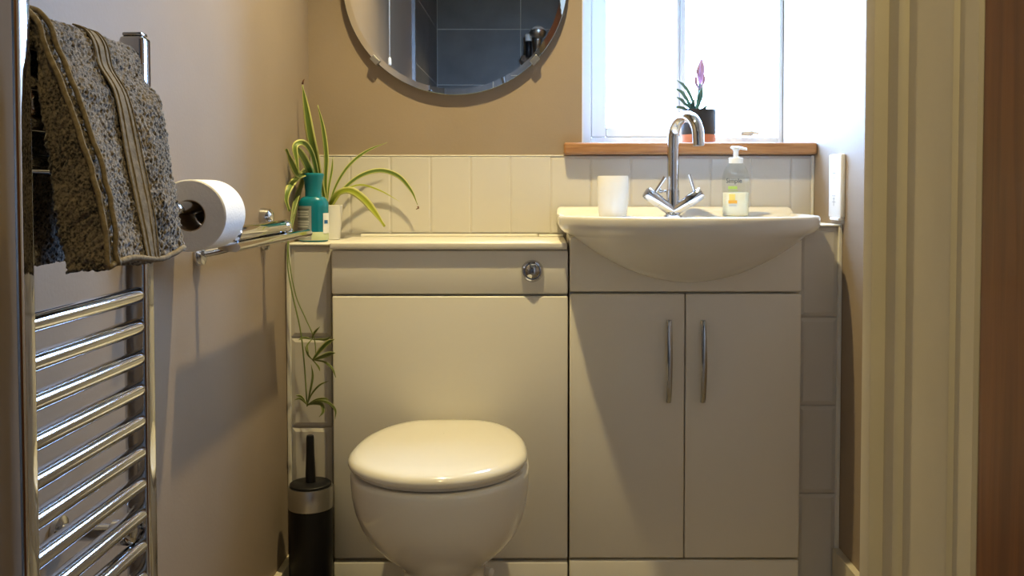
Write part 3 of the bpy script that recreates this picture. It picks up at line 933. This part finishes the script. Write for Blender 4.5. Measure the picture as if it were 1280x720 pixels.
for k in range(11):
    z_ = 0.074 - 0.0056 * k
    a1 = -0.12 - 0.12 * ((k * 7) % 5) / 5
    wrap_patch('print_line', bc, 0.0345, 0.0250, -1.30, a1, z_, z_ + 0.0018, 'label_white' if k % 4 else 'label_print', lb, n=8, off=0.0015)
fr = wrap_patch('front_label', bc, 0.0345, 0.0250, 0.82, 1.5, 0.020, 0.066, 'label_white', bb, off=0.0009)
wrap_patch('logo_patch', bc, 0.0345, 0.0250, 0.90, 1.25, 0.042, 0.050, 'label_blue', fr, n=6, off=0.0014)

# ------------------------------------------------------------------ spider plant
px_, py_, pz_ = -0.5005, 2.292, 0.8471
sp_ = thing('spider_plant', (px_, py_, pz_), 'variegated spider plant in a small white pot with trailing runners', 'houseplant')
obj('pot', lathe((px_, py_, pz_), [(0.026, 0), (0.0285, 0.002), (0.0345, 0.078), (0.0350, 0.082), (0.0330, 0.083), (0.0320, 0.079), (0.0315, 0.070)], 44), 'pot_white', sp_, True, 40)
obj('soil', lathe((px_, py_, pz_), [(0.0313, 0.066), (0.0313, 0.071), (0.02, 0.074), (0.004, 0.075)], 32), 'soil', sp_)
# leaves (x, y, z), measured heights above the floor
ribbon('leaf', [(-0.5034, 2.2880, 0.9185), (-0.5141, 2.2700, 0.9889), (-0.5203, 2.2500, 1.0448), (-0.5258, 2.2350, 1.0870), (-0.5340, 2.2250, 1.1547), (-0.5415, 2.2200, 1.2075)], 0.0210, 'leaf_spider', sp_)
ribbon('leaf', [(-0.5034, 2.2880, 0.9185), (-0.5030, 2.2800, 0.9890), (-0.4996, 2.2750, 1.0457), (-0.5056, 2.2700, 1.1114), (-0.5172, 2.2650, 1.1655)], 0.0115, 'leaf_spider', sp_)
ribbon('leaf', [(-0.5034, 2.2880, 0.9185), (-0.4978, 2.2900, 0.9700), (-0.4909, 2.2950, 1.0139), (-0.4898, 2.3000, 1.0446)], 0.0060, 'leaf_spider', sp_)
ribbon('leaf', [(-0.5001, 2.2900, 0.9185), (-0.4816, 2.2950, 0.9757), (-0.4517, 2.3000, 1.0236), (-0.4103, 2.3050, 1.0581), (-0.3603, 2.3050, 1.0792)], 0.0075, 'leaf_spider', sp_)
ribbon('leaf', [(-0.4963, 2.2900, 0.9185), (-0.4674, 2.3000, 0.9643), (-0.4260, 2.3050, 0.9988), (-0.3788, 2.3100, 1.0123), (-0.3349, 2.3120, 0.9989), (-0.3045, 2.3140, 0.9642), (-0.2894, 2.3150, 0.9295)], 0.0115, 'leaf_spider', sp_)
ribbon('leaf', [(-0.4970, 2.2850, 0.9262), (-0.4727, 2.2700, 0.9568), (-0.4414, 2.2650, 0.9643), (-0.4095, 2.2650, 0.9436), (-0.3814, 2.2650, 0.9096), (-0.3608, 2.2650, 0.8794)], 0.0180, 'leaf_pale', sp_, tip=0.35)
ribbon('leaf', [(-0.4924, 2.2900, 0.9223), (-0.4664, 2.2950, 0.9604), (-0.4252, 2.3000, 0.9777), (-0.3774, 2.3000, 0.9643), (-0.3296, 2.3000, 0.9374)], 0.0050, 'leaf_pale', sp_)
ribbon('leaf', [(-0.5071, 2.2700, 0.9189), (-0.5175, 2.2200, 0.9885), (-0.5242, 2.1800, 1.0280), (-0.5329, 2.1500, 1.0540), (-0.5397, 2.1350, 1.0640)], 0.0180, 'leaf_spider', sp_)
ribbon('leaf', [(-0.5108, 2.2700, 0.9189), (-0.5234, 2.2300, 1.0090), (-0.5365, 2.1700, 0.9989), (-0.5428, 2.1250, 1.0265), (-0.5484, 2.1000, 1.0555)], 0.0170, 'leaf_spider', sp_, tip=0.4)
ribbon('leaf', [(-0.5089, 2.2700, 0.9265), (-0.5135, 2.2200, 1.0254), (-0.5185, 2.1800, 1.0624), (-0.5273, 2.1500, 1.0718), (-0.5379, 2.1350, 1.0623), (-0.5334, 2.1300, 1.0320), (-0.5271, 2.1250, 0.9983)], 0.0140, 'leaf_spider', sp_)
ribbon('leaf', [(-0.5120, 2.2750, 0.9188), (-0.5281, 2.2500, 1.0093), (-0.5421, 2.2000, 0.9993), (-0.5494, 2.1350, 0.9736), (-0.5541, 2.1180, 0.9471), (-0.5457, 2.1120, 0.9190)], 0.0160, 'leaf_spider', sp_, tip=0.4)
ribbon('leaf', [(-0.5146, 2.2700, 0.9189), (-0.5332, 2.2400, 1.0129), (-0.5479, 2.2150, 0.9682), (-0.5472, 2.1600, 0.9286), (-0.5481, 2.1200, 0.8816)], 0.0120, 'leaf_dark', sp_)
obj('runner', tube(smooth_path([(-0.5108, 2.2700, 0.9265), (-0.5295, 2.2400, 1.0091), (-0.5486, 2.2100, 0.9608), (-0.5465, 2.1350, 0.8988), (-0.5496, 2.1110, 0.8520), (-0.5486, 2.1050, 0.7943), (-0.5373, 2.1000, 0.7331), (-0.5216, 2.0980, 0.6629), (-0.5132, 2.0970, 0.5924), (-0.5068, 2.0960, 0.4899)], 6), 0.0016, 8), 'stem_green', sp_, True)
obj('runner', tube(smooth_path([(-0.5108, 2.2700, 0.9265), (-0.5314, 2.2400, 1.0073), (-0.5480, 2.2150, 0.9516), (-0.5448, 2.1350, 0.8899), (-0.5479, 2.1110, 0.8503), (-0.5457, 2.1080, 0.8029), (-0.5308, 2.1020, 0.7329), (-0.5108, 2.0980, 0.6875), (-0.4888, 2.0920, 0.6391), (-0.4852, 2.0900, 0.5936)], 6), 0.0012, 8), 'stem_green', sp_, True)
ribbon('leaf', [(-0.4945, 2.0940, 0.6388), (-0.5110, 2.0900, 0.6429), (-0.5221, 2.0850, 0.6384)], 0.0051, 'leaf_dark', sp_, start=0.4)
ribbon('leaf', [(-0.4945, 2.0940, 0.6388), (-0.4882, 2.0900, 0.6535), (-0.4747, 2.0850, 0.6683)], 0.0051, 'leaf_dark', sp_, start=0.4)
ribbon('leaf', [(-0.4945, 2.0940, 0.6388), (-0.4778, 2.0900, 0.6394), (-0.4610, 2.0850, 0.6402), (-0.4493, 2.0800, 0.6480)], 0.0051, 'leaf_dark', sp_, start=0.4)
ribbon('leaf', [(-0.4945, 2.0940, 0.6388), (-0.5042, 2.0900, 0.6253), (-0.4996, 2.0850, 0.6086)], 0.0043, 'leaf_dark', sp_, start=0.4)
ribbon('leaf', [(-0.4927, 2.0920, 0.5933), (-0.4751, 2.0850, 0.6156), (-0.4564, 2.0800, 0.6340), (-0.4414, 2.0750, 0.6418)], 0.0110, 'leaf_spider', sp_, start=0.4)
ribbon('leaf', [(-0.4927, 2.0920, 0.5933), (-0.4717, 2.0850, 0.6016), (-0.4531, 2.0800, 0.6095), (-0.4398, 2.0750, 0.6121)], 0.0100, 'leaf_dark', sp_, start=0.4)
ribbon('leaf', [(-0.4927, 2.0920, 0.5933), (-0.5021, 2.0880, 0.6063), (-0.5082, 2.0850, 0.6262)], 0.0043, 'leaf_dark', sp_, start=0.4)
ribbon('leaf', [(-0.4927, 2.0920, 0.5933), (-0.4796, 2.0880, 0.5799), (-0.4755, 2.0850, 0.5699)], 0.0043, 'leaf_dark', sp_, start=0.4)
ribbon('leaf', [(-0.4927, 2.0920, 0.5933), (-0.4666, 2.0850, 0.5910), (-0.4481, 2.0800, 0.5779), (-0.4385, 2.0750, 0.5578)], 0.0051, 'leaf_dark', sp_, start=0.4)
ribbon('leaf', [(-0.5062, 2.0940, 0.4939), (-0.4975, 2.0880, 0.5271), (-0.4911, 2.0840, 0.5596), (-0.4939, 2.0820, 0.5863)], 0.0051, 'leaf_dark', sp_, start=0.4)
ribbon('leaf', [(-0.5062, 2.0940, 0.4939), (-0.4941, 2.0880, 0.5200), (-0.4753, 2.0830, 0.5404), (-0.4553, 2.0800, 0.5498)], 0.0043, 'leaf_dark', sp_, start=0.4)
ribbon('leaf', [(-0.5062, 2.0940, 0.4939), (-0.5174, 2.0900, 0.5125), (-0.5286, 2.0860, 0.5169)], 0.0051, 'leaf_dark', sp_, start=0.4)
ribbon('leaf', [(-0.5062, 2.0940, 0.4939), (-0.5157, 2.0900, 0.5054), (-0.5217, 2.0860, 0.5099), (-0.5317, 2.0840, 0.5068)], 0.0043, 'leaf_dark', sp_, start=0.4)
ribbon('leaf', [(-0.5062, 2.0940, 0.4939), (-0.4812, 2.0850, 0.5048), (-0.4570, 2.0780, 0.5028), (-0.4405, 2.0740, 0.4880), (-0.4403, 2.0720, 0.4674)], 0.0059, 'leaf_dark', sp_, start=0.4)
ribbon('leaf', [(-0.5062, 2.0940, 0.4939), (-0.4912, 2.0900, 0.4984), (-0.4725, 2.0850, 0.4977), (-0.4680, 2.0800, 0.4830), (-0.4764, 2.0780, 0.4712)], 0.0085, 'leaf_dark', sp_, start=0.4)
ribbon('leaf', [(-0.5062, 2.0940, 0.4939), (-0.4872, 2.0880, 0.5059), (-0.4665, 2.0820, 0.5107), (-0.4539, 2.0800, 0.5077)], 0.0051, 'leaf_dark', sp_, start=0.4)
obj('dry_tip', tube([(-0.5415, 2.2200, 1.2090), (-0.5395, 2.2200, 1.2170), (-0.5365, 2.2200, 1.2210)], [0.0024, 0.0017, 0.0008], 8), 'brown_tip', sp_, True)
obj('dry_tip', tube([(-0.2884, 2.3150, 0.9261), (-0.2874, 2.3150, 0.9213), (-0.2934, 2.3150, 0.9189)], [0.0024, 0.0017, 0.0008], 8), 'brown_tip', sp_, True)
# ------------------------------------------------------------------ window plant
wx, wy, wz = 0.418, 2.50, 1.0801
wpl = thing('flowering_succulent', (wx, wy, wz), 'small plant with a pink flower spike on the window sill', 'houseplant')
obj('pot', lathe((wx, wy, wz), [(0.0425, 0.028), (0.0440, 0.030), (0.0450, 0.090), (0.0445, 0.0925), (0.0425, 0.0925), (0.0415, 0.082)], 44), 'pot_black', wpl, True, 40)
obj('pot_base', lathe((wx, wy, wz), [(0.040, 0), (0.0420, 0.002), (0.0440, 0.0275), (0.0425, 0.028)], 44), 'terracotta', wpl, True, 40)
obj('soil', lathe((wx, wy, wz), [(0.0412, 0.078), (0.0412, 0.083), (0.02, 0.086), (0.004, 0.087)], 32), 'soil', wpl)
ribbon('leaf', [(0.4111, 2.5000, 1.1671), (0.3969, 2.4900, 1.2034), (0.3786, 2.4800, 1.2312), (0.3565, 2.4700, 1.2465)], 0.0090, 'succulent', wpl)
ribbon('leaf', [(0.4111, 2.5000, 1.1671), (0.3928, 2.4900, 1.1869), (0.3726, 2.4800, 1.2148), (0.3505, 2.4700, 1.2260)], 0.0090, 'succulent', wpl)
ribbon('leaf', [(0.4111, 2.5000, 1.1671), (0.3887, 2.4900, 1.1808), (0.3706, 2.4800, 1.1963), (0.3547, 2.4700, 1.2036)], 0.0080, 'succulent', wpl)
ribbon('leaf', [(0.4111, 2.5000, 1.1671), (0.3929, 2.4900, 1.1705), (0.3666, 2.4800, 1.1779), (0.3487, 2.4700, 1.1770)], 0.0070, 'succulent', wpl)
ribbon('leaf', [(0.4111, 2.5000, 1.1671), (0.4172, 2.5000, 1.1920), (0.4216, 2.4900, 1.2117), (0.4239, 2.4800, 1.2312)], 0.0140, 'succulent', wpl)
ribbon('leaf', [(0.4111, 2.5000, 1.1671), (0.3995, 2.4800, 1.1820), (0.4019, 2.4700, 1.1975)], 0.0120, 'succulent', wpl)
ribbon('leaf', [(0.4111, 2.5000, 1.1671), (0.4219, 2.4900, 1.1705), (0.4304, 2.4800, 1.1758), (0.4348, 2.4700, 1.1852)], 0.0080, 'succulent', wpl)
obj('flower_stem', tube(smooth_path([(0.4132, 2.5000, 1.1671), (0.4171, 2.5000, 1.2044), (0.4211, 2.5000, 1.2395)], 4), 0.004, 10), 'succulent', wpl, True)
obj('flower_spike', tube(smooth_path([(0.4211, 2.5000, 1.2395), (0.4229, 2.5000, 1.2746), (0.4248, 2.5000, 1.3076)], 5), [0.0035, 0.006, 0.008, 0.009, 0.0098, 0.010, 0.0095, 0.0085, 0.0065, 0.004, 0.001], 14), 'flower_pink', wpl, True)
ribbon('bract', [(0.4186, 2.4970, 1.2247), (0.4082, 2.4850, 1.2420), (0.4073, 2.4800, 1.2640)], 0.0080, 'flower_pink', wpl)
ribbon('bract', [(0.4206, 2.4970, 1.2247), (0.4288, 2.4850, 1.2461), (0.4278, 2.4800, 1.2640)], 0.0070, 'flower_pink', wpl)
ribbon('bract', [(0.4202, 2.4950, 1.2492), (0.4125, 2.4870, 1.2689), (0.4162, 2.4850, 1.2892)], 0.0080, 'flower_pink', wpl)
# ------------------------------------------------------------------ seen in the mirror / overhead
sw = thing('shower_handset', (-0.05, -0.5, 1.6), 'chrome and white shower handset reflected in the round mirror', 'shower head')
obj('wall_boss', lathe_axis((-0.070, YS + 0.0005, 1.662), (0, 1, 0), [(0.026, 0), (0.026, 0.01), (0.021, 0.014), (0.021, 0.075), (0.016, 0.08)], 28), 'chrome', sw, True, 40)
obj('holder', lathe((-0.048, -0.475, 1.675), [(0.012, -0.01), (0.017, -0.004), (0.017, 0.072), (0.014, 0.076)], 28), 'black_plastic', sw, True, 40)
obj('holder_cap', lathe((-0.048, -0.475, 1.751), [(0.0145, 0.0), (0.0185, 0.003), (0.0185, 0.034), (0.014, 0.039)], 28), 'pump_white', sw, True, 40)
hh_ = lathe_axis((0.002, -0.43, 1.790), (0.0, 0.35, -0.94), [(0.004, -0.030), (0.026, -0.026), (0.040, -0.012), (0.044, 0.0)], 36)
obj('head', hh_, 'pump_white', sw, True, 50)
obj('head_face', lathe_axis((0.002, -0.43, 1.790), (0.0, 0.35, -0.94), [(0.044, 0.0003), (0.042, 0.012), (0.025, 0.030), (0.004, 0.034)], 36), 'steel', sw, True, 50)
obj('handle', tube(smooth_path([(0.002, -0.44, 1.765), (0.000, -0.455, 1.72), (-0.008, -0.475, 1.66), (-0.02, -0.485, 1.60)], 5), [0.018] * 5 + [0.014] * 11, 16), 'steel', sw, True)
obj('hose', tube(smooth_path([(-0.02, -0.487, 1.60), (-0.03, -0.50, 1.45), (0.02, -0.51, 1.1), (0.08, -0.52, 0.95), (0.10, -0.55, 1.05)], 8), 0.007, 10), 'steel', sw, True)

pc_ = thing('pull_cord', (-0.516, 1.30, 1.40), 'white light pull cord reflected in the round mirror', 'pull cord')
obj('cord', tube([(-0.516, 1.30, 1.425), (-0.516, 1.30, 2.32)], 0.0018, 8), 'pump_white', pc_, True)
obj('toggle', lathe((-0.516, 1.30, 1.398), [(0.004, 0), (0.0065, 0.003), (0.0055, 0.022), (0.003, 0.028)], 16), 'pump_white', pc_, True)
obj('ceiling_rose', lathe((-0.516, 1.30, 2.315), [(0.024, 0), (0.032, 0.006), (0.034, 0.0245)], 28), 'pump_white', pc_, True, 40)

for (x_, y_, lab) in ((-0.09, 1.75, 'round recessed ceiling downlight above the toilet'), (0.10, 0.12, 'round recessed ceiling downlight by the shower')):
    dl = thing('ceiling_downlight', (x_, y_, ZC - 0.004), lab, 'ceiling light', 'ceiling downlights')
    obj('bezel', lathe((x_, y_, ZC - 0.0045), [(0.030, 0.004), (0.031, 0.0), (0.042, 0.001), (0.043, 0.0043)], 40, cap0=False, cap1=False), 'chrome', dl, True, 40)
    obj('lamp', lathe((x_, y_, ZC - 0.003), [(0.0295, 0.0), (0.0295, 0.0025)], 32), 'bulb_glow', dl)
